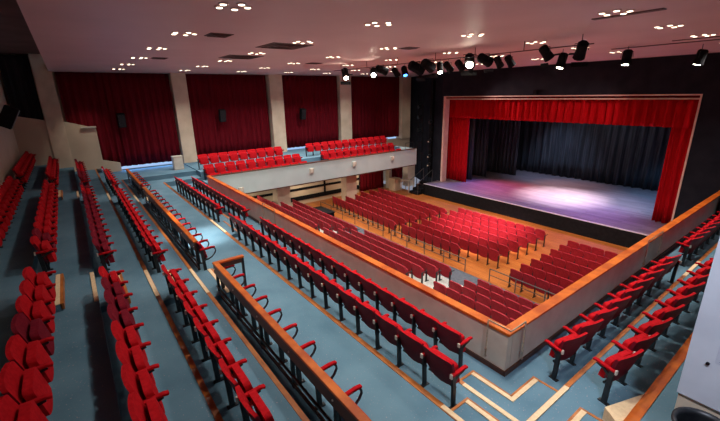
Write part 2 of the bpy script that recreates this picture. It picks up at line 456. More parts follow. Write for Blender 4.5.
gal = []      # (pos, rz, variant, last?, label, group)
def row_x(xr, xl, y, z, phrase, sect, group, worn=0.0, rz=0, shaded_set=()):
    n = int(round((xr-xl)/PITCH)); p = (xr-xl)/n
    for i in range(n):
        x = xr - p*(i+.5)
        v = 'worn' if (random.random() < worn or i in shaded_set) else 'bright'
        if 'before the guard' in phrase: v = 'loop'
        gal.append(((x, y, z), 0, v, i == 0, 'red seat, %s from right in %s section, %s' % (ORD[i], sect, phrase), group))
def row_wing(y0, y1, x, z, rz, phrase, sect, group):
    n = int(round((y1-y0)/(.64 if rz > 0 else .60))); p = (y1-y0)/n
    for i in range(n):
        y = y0 + p*(i+.5)
        end = (i == n-1) if rz > 0 else (i == 0)
        gal.append(((x, y, z), rz - (.24 if rz > 0 else -.14), 'bright', end, 'red seat, %s from rear in %s section, %s' % (ORD[i], sect, phrase), group))

row_x(-3.40, LA[1]+.05, 4.66, 0, 'row nearest the parapet', 'near', 'gallery row nearest the parapet')
row_x(LA[0]-.05, -20.6, 4.66, 0, 'row nearest the parapet', 'far', 'gallery row nearest the parapet')
row_x(-2.80, LA[1]-.25, 3.74, .25, 'second row from the parapet', 'near', 'gallery second row from the parapet')
row_x(LA[0]-.15, -19.9, 3.74, .25, 'second row from the parapet', 'far', 'gallery second row from the parapet')
for nm, xa, xb in (('near', -.9, UA[0][1]-.25), ('middle', UA[0][0]-.2, UA[1][1]-.1), ('far', UA[1][0]-.1, -24.2)):
    if nm != 'far': row_x(xa, xb, 2.08, .5, 'row before the guard rail', nm, 'gallery row in front of the guard rail')
    else: row_x(xa, -21.9, 2.08, .5, 'row before the guard rail', nm, 'gallery row in front of the guard rail')
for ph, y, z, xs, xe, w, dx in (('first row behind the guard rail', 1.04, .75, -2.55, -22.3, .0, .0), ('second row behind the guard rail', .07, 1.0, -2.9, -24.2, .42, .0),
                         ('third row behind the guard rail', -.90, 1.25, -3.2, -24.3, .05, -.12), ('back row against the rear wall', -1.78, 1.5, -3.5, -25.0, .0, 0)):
    g = 'gallery ' + ph
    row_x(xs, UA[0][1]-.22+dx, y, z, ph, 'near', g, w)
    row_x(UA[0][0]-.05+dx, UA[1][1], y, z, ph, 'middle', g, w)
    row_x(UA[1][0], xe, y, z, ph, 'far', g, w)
for sect, ya, yb, yc in (('rear', 5.74, 5.52, 11.45), ('front', 12.78, 12.78, 19.7)):
    row_wing(ya, yc, -2.24, 0, PI/2, 'near wing row by its parapet', sect, 'near wing row by its parapet')
    row_wing(yb, yc, -1.42, .25, PI/2, 'near wing second row', sect, 'near wing second row')
for sect, ya, yc, yd in (('rear', 5.45, 11.4, 10.6), ('front', 12.9, 19.3, 19.3)):
    row_wing(ya, yc, -20.5, 0, -PI/2, 'balcony row across the hall at its front', sect, 'far balcony front row')
    row_wing(ya, yc, -21.42, .35, -PI/2, 'middle balcony row across the hall', sect, 'far balcony middle row')
    row_wing(ya if sect == 'rear' else 12.3, yd, -22.32, .8, -PI/2, 'back balcony row across the hall', sect, 'far balcony back row')

def in_frame(P, m=12):
    q = proj((P[0], P[1], P[2]+.6)); q2 = proj((P[0], P[1], P[2]+.25))
    return q if q and ((-m < q[0] < 720+m and -m < q[1] < 421+m) or (q2 and -m < q2[0] < 720+m and -m < q2[1] < 421+m)) else None

def place(parts, pos, rz, label, group, name='theatre_seat', cat='seat'):
    t = thing(name, label, cat, pos, rz, group)
    for nm, me in parts:
        o = bpy.data.objects.new(nm, me); COL.objects.link(o); o.parent = t
    return t

def merge(parts, pos, rz, bmt, matlist):
    Mx = Matrix.Translation(pos) @ Matrix.Rotation(rz, 4, 'Z')
    for nm, me in parts:
        base = len(bmt.faces)
        tmp = me.copy(); tmp.transform(Mx); bmt.from_mesh(tmp)
        bmt.faces.ensure_lookup_table()
        ids = []
        for m in me.materials:
            if m not in matlist: matlist.append(m)
            ids.append(matlist.index(m))
        for i in range(base, len(bmt.faces)):
            bmt.faces[i].material_index = ids[min(bmt.faces[i].material_index, len(ids)-1)]
        bpy.data.meshes.remove(tmp)

def build(kind_list, parts_of, name, group_rest, label_rest, cat):
    vis = []
    for s in kind_list:
        q = in_frame(s[0])
        if q: vis.append((q[2], s))
    vis.sort(key=lambda t: t[0])
    for q, s in vis[:300]:
        place(parts_of(s), s[0], s[1], s[4], s[5], name, cat)
    rest = vis[300:]
    if rest:
        bmt = bmesh.new(); ml = []
        for q, s in rest: merge(parts_of(s), s[0], s[1], bmt, ml)
        me = bpy.data.meshes.new(name + '_rows'); bmt.to_mesh(me); bmt.free()
        for m in ml: me.materials.append(m)
        o = bpy.data.objects.new(name + '_rows', me); COL.objects.link(o)
        tag(o, label_rest, cat, None, 'stuff')
    print('SEATS', name, len(vis), 'rest', len(rest))

def gparts(s):
    d = G[s[2]]
    if s[2] == 'loop':
        L = [('backrest', d['backrest']), ('seat_cushion', d['seat_cushion']), ('hinge', d['hinge']), ('seat_stand', SLL), ('armrest', ALL)]
        return L + ([('seat_stand', SRL), ('armrest', ARL)] if s[3] else [])
    L = [('backrest', d['backrest']), ('seat_cushion', d['seat_cushion']), ('hinge', d['hinge']), ('seat_stand', SL), ('armrest', AL), ('post_cap', CL)]
    if s[3]: L += [('seat_stand', SR), ('armrest', AR), ('post_cap', CR)]
    return L
def gvisible(s):
    # the near white wall hides wing seats beyond its edge
    x, y, z = s[0]
    return not (y > 5 and x > -.122*y)
build([s for s in gal if gvisible(s)], gparts, 'theatre_seat', '', 'red tip-up seats furthest from the camera at the far end of the gallery', 'seats')

# stalls
stl = []
def hidden_stall(x, y, z):
    # below the sight line over the rear parapet or the near wing parapet
    t = 5.3/y
    if CAM.z + (z+.85-CAM.z)*t < PT and x*t < -2.9: return True
    t2 = 2.95/(-x)
    if y*t2 > 5.3 and CAM.z + (z+.85-CAM.z)*t2 < PT: return True
    if x > -3.4: return True
    if -21.6 < x < -20.1 and (8.7 < y < 10.5 or 13.4 < y < 15.5): return True
    return False
def stall_row(xl, xr, y, z, phrase, block, group, ang=0, pivot=None):
    n = int(round((xr-xl)/.512))
    p = (xr-xl)/n
    for i in range(n):
        x = xr - p*(i+.5); yy = y
        if ang:
            dx, dy = x-pivot[0], y-pivot[1]
            x2 = pivot[0] + dx*math.cos(ang) - dy*math.sin(ang); yy = pivot[1] + dx*math.sin(ang) + dy*math.cos(ang); x = x2
        if hidden_stall(x, yy, z): continue
        stl.append(((x, yy, z), ang, 0, i == 0, 'crimson stalls seat, %s from right in %s, %s' % (ORD[i], block, phrase), group))
PY = [13.0, 13.72, 14.48, 15.26, 16.04, 16.82, 17.58]
rown = ['nearest', 'second', 'third', 'fourth', 'fifth', 'sixth', 'front']
for k, y in enumerate(PY):
    ph = ('row nearest the cross-aisle rails' if k == 0 else 'row nearest the stage' if k == 6 else '%s row past the rails' % rown[k])
    stall_row(-13.72, -8.42 if k else -9.95, y, STALL, ph, 'flat centre block', 'flat centre stalls block')
    stall_row(-7.2, -3.1, y-.35, STALL, ph, 'flat right block', 'flat right stalls block')
    if k < 6: stall_row(-20.9, -14.22, y-.02, STALL, ph, 'flat left block', 'flat left stalls block', -math.radians(3.5), (-14.2, 13.0))
for k in range(7):
    z = STALL + .23*k if k else STALL
    y = 10.72 - .78*k + .05
    z = STALL + .23*(k+1) - .12
    ph = 'row next to the cross aisle' if k == 0 else '%s raked row up' % ORD[k]
    stall_row(-7.35, -3.1, y, z, ph, 'raked right block', 'raked right stalls block')
    stall_row(-14.0, -8.62, y, z, ph, 'raked centre block', 'raked centre stalls block')
    stall_row(-21.6, -14.75, y, z, ph, 'raked left block', 'raked left stalls block')
def sparts(s):
    L = [('backrest', ST['backrest']), ('seat_cushion', ST['seat_cushion']), ('seat_leg', ST['seat_leg'])]
    if s[3]: L.append(('seat_leg', ST['end_leg']))
    return L
build(stl, sparts, 'stalls_seat', '', 'crimson stalls seats furthest away on the left below the balcony', 'seats')

# ------------------------------------------------------------------ wooden guard rail
def guard_rail(x0, x1, label, ret=None):
    y, zf = 1.97, .5
    t = thing('guard_rail', label, 'railing', (x1, y, zf), 0, 'wooden guard rails in the gallery')
    L = x0-x1; H = .80
    bm = bmesh.new(); box(bm, 0, L, -.05, .06, H-.045, H)
    if ret: box(bm, 0, .11, .06, ret, H-.045, H)
    obj('handrail_cap', bm, M['wood'], t, bevel=.01)
    pbox('rail_panel', M['darkwood'], t, .0, L, -.035, .015, H-.26, H-.045)
    if ret: pbox('rail_panel', M['darkwood'], t, .04, .09, .015, ret-.02, H-.15, H-.045)
    n = max(2, int(L/1.15)+1)
    for i in range(n):
        px = .06 + (L-.12)*i/(n-1)
        bm = bmesh.new(); box(bm, px-.025, px+.025, -.02, .03, 0, H-.05)
        obj('rail_post', bm, M['black'], t)
        bm = bmesh.new(); bmesh.ops.create_uvsphere(bm, u_segments=8, v_segments=5, radius=.016, matrix=Matrix.Translation((px, -.04, H-.15)))
        obj('bolt', bm, M['bolt'], t)
    if ret:
        bm = bmesh.new(); box(bm, .045, .095, ret-.06, ret-.01, 0, H-.05); obj('rail_post', bm, M['black'], t)
    bm = bmesh.new(); box(bm, 0, L, -.03, .0, .05, .10); box(bm, 0, L, -.03, .0, .20, .235)
    obj('lower_bar', bm, M['darkwood'], t)
    return t
guard_rail(1.5, -7.92, 'long orange guard rail with dark panel and black posts, nearest section', .62)
guard_rail(UA[0][0]-.35, -17.15, 'orange guard rail with dark panel, middle section beyond the upper aisle')
guard_rail(-17.9, -22.3, 'orange guard rail with dark panel, furthest section near the far curtains')

# ------------------------------------------------------------------ stalls cross aisle rails
def tube_rail(x0, x1, y, label, n):
    t = thing('crowd_rail', label, 'railing', (x0, y, STALL), 0, 'tubular rails along the stalls cross aisle')
    L = x1-x0
    bm = bmesh.new(); tube(bm, [(0, 0, .56), (L, 0, .56)], .022, 6); obj('top_rail', bm, M['steelgrey'], t)
    bm = bmesh.new(); tube(bm, [(0, 0, .30), (L, 0, .30)], .014, 6); obj('middle_rail', bm, M['steelgrey'], t)
    for i in range(n):
        bm = bmesh.new(); tube(bm, [(L*i/(n-1), 0, 0), (L*i/(n-1), 0, .56)], .022, 6); obj('rail_post', bm, M['steelgrey'], t)
tube_rail(-13.9, -9.15, 12.4, 'grey tubular rail behind the centre stalls block', 5)
tube_rail(-7.95, -3.4, 12.4, 'grey tubular rail behind the right stalls block', 5)
tube_rail(-21.0, -14.6, 12.45, 'grey tubular rail behind the left stalls block', 6)

# ------------------------------------------------------------------ brass hoops on the parapet
def hoop(pts, lowz, label):
    t = thing('grab_rail', label, 'handrail', (pts[0][0], pts[0][1], 0), 0, 'metal grab hoops on the parapet')
    o = Vector((pts[0][0], pts[0][1], 0)); zt = .97
    P = [Vector((p[0], p[1], zt))-o for p in pts]
    A = Vector((P[0].x, P[0].y, lowz)); B = Vector((P[-1].x, P[-1].y, lowz))
    bm = bmesh.new(); tube(bm, [A, P[0]-Vector((0, 0, .03))] + P + [P[-1]-Vector((0, 0, .03)), B], .014, 6)
    obj('hoop_tube', bm, M['steel'], t)
    bm = bmesh.new()
    for q in (A, B):
        for zz in (lowz+.02, .38):
            bmesh.ops.create_uvsphere(bm, u_segments=8, v_segments=5, radius=.028, matrix=Matrix.Translation((q.x, q.y, zz)))
    obj('fixing', bm, M['steel'], t)
hoop([(-3.22, 5.11), (-2.79, 5.11), (-2.79, 5.55)], .22, 'brass grab hoop bent round the near parapet corner')
hoop([(-12.75, 5.11), (-11.75, 5.11)], .3, 'brass grab hoop on the parapet at the front aisle')
hoop([(-2.79, 11.3), (-2.79, 12.4)], .3, 'brass grab hoop on the near wing parapet')

# ------------------------------------------------------------------ far side wall: pillars, drapes, windows
PIL = [(-.85, -.12, 6.85), (5.35, 6.15, CEIL), (11.45, 12.4, CEIL), (17.2, 18.25, CEIL), (23.75, 24.75, CEIL)]
for i, (a, b, zt) in enumerate(PIL):
    sbox('wall_pillar', M['cream'], XW, -25.25, a, b, (.80 if i else 1.0), zt)
    if i:
        pass
for i, (a, b) in enumerate(((-.10, 5.33), (6.17, 11.43), (12.42, 17.18), (18.27, 23.73))):
    zb = .99 if i else .95
    o = obj('drape', curtain_bm((-25.62, a+.1), (-25.62, b-.06), zb, CEIL-.02, .07, .36), M['walldrape'], smooth=True)
    tag(o, ['tall dark red drape on the far wall, furthest left', 'tall dark red drape between the second and third pillars', 'tall dark red drape between the third and fourth pillars',
            'narrow dark red drape beside the stage wall'][i], 'curtain', 'red drapes on the far wall')
    bm = bmesh.new(); box(bm, XW+.002, XW+.03, a+1.2 if i == 0 else a+.1, b-.1, (.81 if i else .76), (1.02 if i else .98))
    struct('window_%d' % (i+1), bm, M['daylight'])
# black drape high in the rear corner and low cream half walls
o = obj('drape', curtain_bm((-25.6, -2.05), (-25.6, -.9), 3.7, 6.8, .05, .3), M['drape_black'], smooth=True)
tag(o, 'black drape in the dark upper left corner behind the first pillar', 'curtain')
def half_wall(name, y0, y1, z0, zt0, zt1, x0, x1):
    bm = bmesh.new()
    a = [bm.verts.new(p) for p in ((x0, y0, z0), (x0, y1, z0), (x0, y1, zt1), (x0, y0, zt0))]
    b = [bm.verts.new(p) for p in ((x1, y0, z0), (x1, y1, z0), (x1, y1, zt1), (x1, y0, zt0))]
    bm.faces.new(a[::-1]); bm.faces.new(b)
    for i in range(4): bm.faces.new((a[i], a[(i+1) % 4], b[(i+1) % 4], b[i]))
    return struct(name, bm, M['cream_wall'])
half_wall('wall_rear_booth', YB, -.85, 1.5, 4.02, 3.72, -25.45, -25.3)
half_wall('wall_booth', -.12, 1.2, 1.0, 3.62, 3.2, -25.5, -25.3)
half_wall('wall_low_booth', 1.2, 2.0, .75, 1.45, 1.22, -25.5, -25.3)
bm = bmesh.new(); box(bm, -25.5, -25.15, .55, 1.22, 3.24, 3.30)
tag(obj('shelf', bm, M['offwhite']), 'pale shelf on top of the cream half wall at far left', 'shelf')

def speaker(loc, rz, tilt, s, label, name='loudspeaker'):
    t = thing(name, label, 'loudspeaker', loc, rz, 'wall loudspeakers')
    w, d, h = s
    a = pbox('cabinet', M['blackmatte'], t, -w/2, w/2, -d/2, d/2, -h/2, h/2, bevel=.015)
    b = pbox('grille', M['black'], t, -w/2+.03, w/2-.03, d/2, d/2+.015, -h/2+.03, h/2-.03)
    c = pbox('bracket', M['black'], t, -.04, .04, -d/2-.22, -d/2, -.05, .05)
    for o in (a, b, c): o.rotation_euler = (tilt, 0, 0)
    return t
speaker((-25.15, 2.45, 3.55), -PI/2, -.2, (.38, .3, .75), 'black loudspeaker on the leftmost red drape')
speaker((-25.15, 8.0, 3.55), -PI/2, -.2, (.38, .3, .75), 'black loudspeaker on the drape between second and third pillars')
speaker((-25.15, 13.8, 3.4), -PI/2, -.2, (.38, .3, .75), 'black loudspeaker on the drape between third and fourth pillars')
speaker((-18.6, -1.62, 4.15), 0, -.5, (.6, .4, .75), 'large black loudspeaker on the cream rear wall at the left edge')

o = obj('drape', curtain_bm((-25.62, -2.1), (-25.62, -1.78), 2.7, 3.95, .03, .16), M['walldrape'], smooth=True)
tag(o, 'narrow dark red drape in the rear left corner below the black one', 'curtain')
# cream cabinet at the far wing entrance
t = thing('cabinet', 'cream cabinet standing by the second pillar at the far gallery corner', 'cabinet', (-23.6, 4.65, .75))
pbox('cabinet_body', M['cream_wall'], t, -.22, .22, -.25, .25, 0, .72); pbox('cabinet_top', M['offwhite'], t, -.24, .24, -.27, .27, .72, .76)
pbox('cabinet_door', M['offwhite'], t, .22, .235, -.22, .22, .05, .68)
# fittings on the pale balcony front
for i, (y, z) in enumerate(((6.8, -.12), (11.2, .34), (14.4, .36), (17.7, .36))):
    t = thing('wall_light', ['small box fitting low on the left end of the pale balcony front', 'square fitting on the balcony front, left of the three', 'square fitting on the balcony front, middle of the three', 'square fitting on the balcony front, right of the three'][i], 'wall fitting', (-19.8, y, z), 0, 'fittings on the balcony front')
    pbox('housing', M['taupe'], t, 0, .12, -.13, .13, -.14, .14, bevel=.01); pbox('lens', M['offwhite'], t, .12, .14, -.07, .07, -.08, .08)
# end guard on far wing
t = thing('wire_guard', 'thin black frame guard at the stage end of the far balcony', 'railing', (-20.0, 19.2, PT+.04))
bm = bmesh.new()
tube(bm, [(0, -.0, 0), (0, 0, .42), (0, .78, .42), (0, .78, 0)], .018, 6); tube(bm, [(0, .39, 0), (0, .39, .42)], .01, 6)
obj('guard_frame', bm, M['black'], t)
sbox('wall_wing_end', M['fascia'], XW, -19.8, 20.0, 20.12, -.36, PT)

# ------------------------------------------------------------------ below the far balcony
sbox('wall_under_balcony', M['cream_wall'], -23.3, -23.05, 5.0, 17.2, STALL, -.36)
trim(-23.05, -23.0, 5.0, 17.2, -1.62, -1.47, mat='blackmatte')
trim(-23.05, -23.0, 5.0, 17.2, -2.35, -2.05, mat='blackmatte')
for i, y in enumerate((7.2, 10.7, 14.0)):
    trim(-23.05, -22.97, y, y+.12, -2.05, -.9, mat='blackmatte')
for i, (a, b) in enumerate(((9.2, 10.05), (14.25, 15.1))):
    sbox('wall_column', M['cream'], -21.15, -20.5, a, b, STALL, -.36)
o = obj('drape', curtain_bm((-23.1, 17.4), (-23.1, 19.7), STALL+.02, -.38, .06, .3), M['walldrape'], smooth=True)
tag(o, 'red drape closing the passage below the far balcony', 'curtain')
sbox('wall_column', M['offwhite'], -22.9, -22.5, 19.8, 20.1, STALL, -.36)
o = obj('drape', curtain_bm((-23.4, 20.3), (-23.4, 22.2), STALL+.02, .3, .06, .3), M['walldrape'], smooth=True)
tag(o, 'dark red drape left of the stage stairs behind a cream post', 'curtain')
sbox('wall_column', M['cream'], -22.6, -22.0, 21.4, 22.2, STALL, .2)

t = thing('covered_case', 'low dark covered equipment case at the left end of the cross aisle', 'case', (-19.6, 11.75, STALL))
pbox('case_body', M['blackmatte'], t, -.8, .8, -.35, .35, 0, .42, bevel=.06); pbox('cover', M['blackmatte'], t, -.84, .84, -.38, .38, .36, .47, bevel=.05)
# ------------------------------------------------------------------ stage
sbox('floor_stage', M['stage_wood'], -19.3, -4.0, 20.55, 31, STG-.2, STG)
sbox('trim_stage_edge', M['edge'], -19.35, -3.0, 20.49, 20.55, STG-.035, STG+.01)
sbox('wall_stage_front', M['blackmatte'], -19.3, XR, 20.5, 20.6, STALL, STG-.05)
sbox('wall_stage_left_end', M['blackmatte'], -19.35, -19.25, 20.5, 22.0, STALL, STG-.05)
sbox('floor_stage_right', M['stage_wood'], -4.0, XR, 20.55, 22.0, STG-.2, STG)
PX0, PX1, PZ = -19.0, -4.72, 4.38
sbox('wall_proscenium_top', M['navy'], -19.2, XR, YP, YP+.4, PZ, CEIL)
sbox('wall_proscenium_right', M['navy'], PX1, XR, YP, YP+.4, STALL, PZ)
sbox('wall_proscenium_left', M['navy'], -19.2, PX0, YP, YP+.4, STALL, PZ)
bm = bmesh.new()
a = [(-19.2, 22.0), (-26.0, 25.4), (-26.0, 25.8), (-19.2, 22.4)]
lo = [bm.verts.new((x, y, STALL)) for x, y in a]; hi = [bm.verts.new((x, y, CEIL)) for x, y in a]
bm.faces.new(lo); bm.faces.new(hi[::-1])
for i in range(4): bm.faces.new((lo[i], lo[(i+1) % 4], hi[(i+1) % 4], hi[i]))
struct('wall_stage_side', bm, M['navy'])
t = thing('proscenium_frame', 'pink-beige moulded frame around the stage opening', 'frame', (0, YP, STG))
zf = PZ-STG
pbox('jamb', M['frame'], t, PX0-.04, PX0+.12, -.03, .45, 0, zf)['label'] = 'left jamb, wider and paler'
pbox('jamb', M['frame'], t, PX1-.03, PX1+.04, -.03, .45, 0, zf)
pbox('lintel', M['frame'], t, PX0-.04, PX1+.04, -.03, .45, zf-.0, zf+.06)
pbox('inner_moulding', M['frame'], t, PX0+.12, PX1-.03, .0, .45, zf-.17, zf-.11)
sbox('wall_stage_back', M['blackmatte'], -20.5, -2, 31, 31.3, STG, CEIL+1)
sbox('wall_stage_wing', M['blackmatte'], -20.7, -20.5, 22.4, 31, STG, CEIL+1)
sbox('wall_stage_wing_right', M['blackmatte'], -2.9, -2.7, 22.4, 31, STG, CEIL+1)
sbox('ceiling_stage', M['blackmatte'], -20.5, -2.7, 22.4, 31, 5.6, 5.8)
o = obj('valance', curtain_bm((PX0-.3, 22.75), (PX1-.1, 22.75), 2.92, 4.35, .12, .42), M['valance'], smooth=True)
tag(o, 'scarlet pleated valance hanging across the top of the stage opening', 'curtain')
o = obj('house_curtain', curtain_bm((PX0-.75, 23.05), (PX0+1.45, 23.05), STG+.02, 4.5, .10, .30), M['valance'], smooth=True)
tag(o, 'scarlet stage curtain gathered at the left of the opening', 'curtain', 'drawn house curtains')
o = obj('house_curtain', curtain_bm((PX1-1.05, 23.0), (PX1-.02, 23.0), STG+.02, 4.5, .10, .30), M['valance'], smooth=True)
tag(o, 'scarlet stage curtain gathered at the right of the opening', 'curtain', 'drawn house curtains')
for i, (y, xe) in enumerate(((24.0, -17.75), (25.7, -17.6), (27.9, -16.4))):
    o = obj('stage_leg_curtain', curtain_bm((-20.2, y), (xe, y), STG+.02, 5.4, .07, .34), M['blackdrape'], smooth=True)
    tag(o, '%s charcoal side curtain on the left of the stage' % ('front', 'middle', 'rear')[i] if False else ['front charcoal side curtain on the left of the stage', 'middle charcoal side curtain on the left of the stage', 'rear charcoal side curtain on the left of the stage'][i], 'curtain', 'charcoal side curtains')
o = obj('back_curtain', curtain_bm((-17.6, 30.2), (-3.2, 30.2), STG+.02, 5.4, .16, .55), M['blackdrape'], smooth=True)
tag(o, 'wide pleated charcoal curtain across the back of the stage', 'curtain')
# stage steps and rail at the left
t = thing('stage_stairs', 'dark stairs with handrail climbing to the left end of the stage', 'stairs', (-19.9, 20.0, STALL))
for k in range(4):
    pbox('stair_tread', M['blackmatte'], t, -.45, .45, .35*k, .35*k+.35, 0, .2*(k+1))
bm = bmesh.new()
for x in (-.45, .45):
    tube(bm, [(x, 0, 0), (x, 0, .95), (x, 1.5, 1.75), (x, 1.5, .75)], .02, 6)
obj('stair_handrail', bm, M['steelgrey'], t)
t = thing('side_table', 'pale table with open legs beside the stage stairs', 'table', (-20.9, 20.3, STALL))
pbox('table_top', M['offwhite'], t, -.5, .45, -.3, .3, .86, .92)
for x in (-.45, .40):
    for y in (-.26, .22): pbox('leg', M['offwhite'], t, x, x+.05, y, y+.05, 0, .86)
t = thing('cupboard', 'beige cupboard left of the pale table near the stage', 'cupboard', (-21.9, 19.9, STALL))
pbox('cupboard_body', M['cream'], t, -.35, .35, -.3, .3, 0, .95); pbox('cupboard_door', M['cream_wall'], t, -.3, .3, -.32, -.3, .08, .88)
# lighting boom left of the proscenium
t = thing('lighting_boom', 'vertical pole with black stage lamps left of the proscenium', 'stage lighting', (-20.1, 21.75, STALL))
bm = bmesh.new(); tube(bm, [(0, 0, 0), (0, 0, 6.4)], .03, 8); tube(bm, [(-.3, 0, .02), (.3, 0, .02)], .03, 6); tube(bm, [(0, -.3, .02), (0, .3, .02)], .03, 6)
obj('pole', bm, M['blackmatte'], t)
for i, z in enumerate((2.1, 2.75, 3.9, 5.3)):
    bm = bmesh.new(); tube(bm, [(.06, .1, z), (.12, -.05, z-.03), (.22, -.32, z-.08)], [.11, .13, .10], 10); h = obj('lamp_body', bm, M['black'], t)
    if i < 3:
        bm = bmesh.new(); tube(bm, [(.222, -.325, z-.081), (.226, -.335, z-.083)], .05, 10); obj('lens', bm, M['offwhite'], h)
t = thing('lighting_boom', 'tall dark ladder of lamps between the last pillar and proscenium', 'stage lighting', (-21.7, 22.4, STALL))
bm = bmesh.new()
for x in (-.25, .25): tube(bm, [(x, 0, 0), (x, 0, 7.2)], .03, 6)
for k in range(9): tube(bm, [(-.25, 0, .6+.75*k), (.25, 0, .6+.75*k)], .02, 6)
obj('frame', bm, M['blackmatte'], t)
for z in (4.6, 5.6, 6.4):
    bm = bmesh.new(); tube(bm, [(0, .0, z), (.05, -.2, z-.04), (.1, -.4, z-.1)], [.10, .14, .12], 10); obj('lamp_body', bm, M['black'], t)
# loudspeakers at the stage end of the near wing
t = thing('stage_loudspeaker', 'tall black loudspeaker at the stage end of the near wing', 'loudspeaker', (-2.48, 19.4, 0), 0)
pbox('cabinet', M['blackmatte'], t, -.35, .35, -.3, .3, 0, 1.9, bevel=.02); pbox('grille', M['black'], t, -.3, .3, -.33, -.3, .1, 1.8)

# ------------------------------------------------------------------ near right wall, board and bin
sbox('wall_near', M['cream_wall'], -.62, XR, 4.75, 4.95, .5, 6.05)
nb = thing('notice_board', 'large blue-white panel fixed to the near wall at right edge', 'panel', (-.55, 4.73, 1.5))
p = pbox('board', M['whitewall'], nb, -.085, 2.2, -.01, .018, .05, 4.5)
pbox('paper_sheet', M['paper'], nb, .13, .50, -.014, -.01, .56, .80)
bm = bmesh.new()
for k in range(9): box(bm, .16, .46 - .06*(k % 3), -.0155, -.014, .585+.023*k, .591+.023*k)
obj('printed_lines', bm, M['ink'], nb)
bm = bmesh.new(); tube(bm, [(.085, -.03, .525), (.085, -.01, .525)], .016, 10); obj('black_knob', bm, M['blackmatte'], nb)
t = thing('waste_bin', 'round black open waste bin against the near wall at bottom right', 'bin', (-.32, 4.3, .5))
bm = bmesh.new()
prof = [(.19, 0), (.21, .5), (.225, 1.05), (.25, 1.07), (.25, 1.10), (.215, 1.105), (.205, 1.05), (.19, .5), (.17, .03)]
rings = [[bm.verts.new((rr*math.cos(2*PI*k/28), rr*math.sin(2*PI*k/28), z)) for k in range(28)] for rr, z in prof]
for a, b in zip(rings, rings[1:]):
    for k in range(28): bm.faces.new((a[k], a[(k+1) % 28], b[(k+1) % 28], b[k]))
bm.faces.new(rings[0]); bm.faces.new(rings[-1][::-1])
obj('bin_body', bm, M['black'], t, smooth=True)

# ------------------------------------------------------------------ ceiling lights
GX = [-3.3 - 3.17*k for k in range(7)]; GY = [2.5, 5.5, 8.55, 11.5, 14.3, 17.4]
OFF = [(-.20, -.22), (.05, -.24), (-.21, .03), (.18, .0), (.02, .16)]
fx = ['nearest', 'second', 'third', 'fourth', 'fifth', 'sixth', 'furthest']
bmr = bmesh.new()
bm = bmesh.new(); tube(bm, [(0, 0, -.02), (0, 0, 0)], .075, 14); ring_me = mesh_of('trim_ring', bm, M['ceiling'])
bm = bmesh.new(); tube(bm, [(0, 0, -.028), (0, 0, -.021)], .048, 12); bulb_me = mesh_of('bulb', bm, M['bulb'])
fy = ['first', 'second', 'third', 'fourth', 'fifth', 'sixth']
bmr.free()
PW = 60
for i, x in enumerate(GX):
    for j, y in enumerate(GY):
        if i == 0 and j < 2: continue
        t = thing('downlight_cluster', 'cluster of warm downlights, %s from near side, %s line from the rear' % (ORD[i], fy[j]), 'ceiling light', (x, y, CEIL), 0, 'downlight clusters in the ceiling')
        for k, (dx, dy) in enumerate(OFF):
            for nm, me in (('trim_ring', ring_me), ('bulb', bulb_me)):
                o = bpy.data.objects.new(nm, me); COL.objects.link(o); o.parent = t; o.location = (dx, dy, 0)
for i, x in enumerate(GX):
    for j, y in enumerate(GY):
        l = bpy.data.lights.new('downlight', 'AREA'); l.shape = 'DISK'; l.size = .28; l.energy = PW * (1.0 if i < 5 else 1.35) * ((.66 if i < 3 else .4 if i < 4 else .18) if j == 0 else 1); l.color = (1, .92, .84)
        l.spread = math.radians(125)
        lo_ = bpy.data.objects.new('downlight', l); COL.objects.link(lo_); lo_.location = (x, y, CEIL-.06)

# ceiling vents: square four way diffusers
vents = [(-10.8, 5.45, .62), (-14.4, 5.5, .62), (-9.6, 3.2, .26), (-15.8, 9.4, .3), (-9.4, 9.1, .24), (-16.0, 3.1, .25)]
vl = ['large square ceiling vent nearer the near side', 'large square ceiling vent nearer the far wall', 'small ceiling vent nearest the rear', 'small ceiling vent past the far large vent', 'small ceiling vent near the hall centre', 'small ceiling vent above the far left drape']
for (x, y, s), lb in zip(vents, vl):
    t = thing('ceiling_vent', lb, 'vent', (x, y, CEIL), 0, 'square vents in the ceiling')
    bm = bmesh.new(); box(bm, -s, s, -s, s, -.012, 0); obj('vent_frame', bm, M['vent'], t)
    bm = bmesh.new()
    for k in range(3):
        q = s*(.8-.25*k)
        for a in ((-q, q, -q, -q+.03), (-q, q, q-.03, q), (-q, -q+.03, -q, q), (q-.03, q, -q, q)): box(bm, *a, -.03, -.012)
    obj('vent_louvre', bm, M['vent'], t)
for (x0, x1, y0, y1, lb) in ((-3.9, -2.7, 8.85, 9.0, 'dark slot in the ceiling beside the nearest downlights'), (-6.2, -3.2, 15.9, 16.05, 'long dark slot in the ceiling above the stalls'), (-4.2, -3.1, 15.0, 15.08, 'short dark slot in the ceiling at the right')):
    bm = bmesh.new(); box(bm, x0, x1, y0, y1, CEIL-.02, CEIL)
    tag(obj('ceiling_slot', bm, M['vent']), lb, 'vent', 'slots in the ceiling')

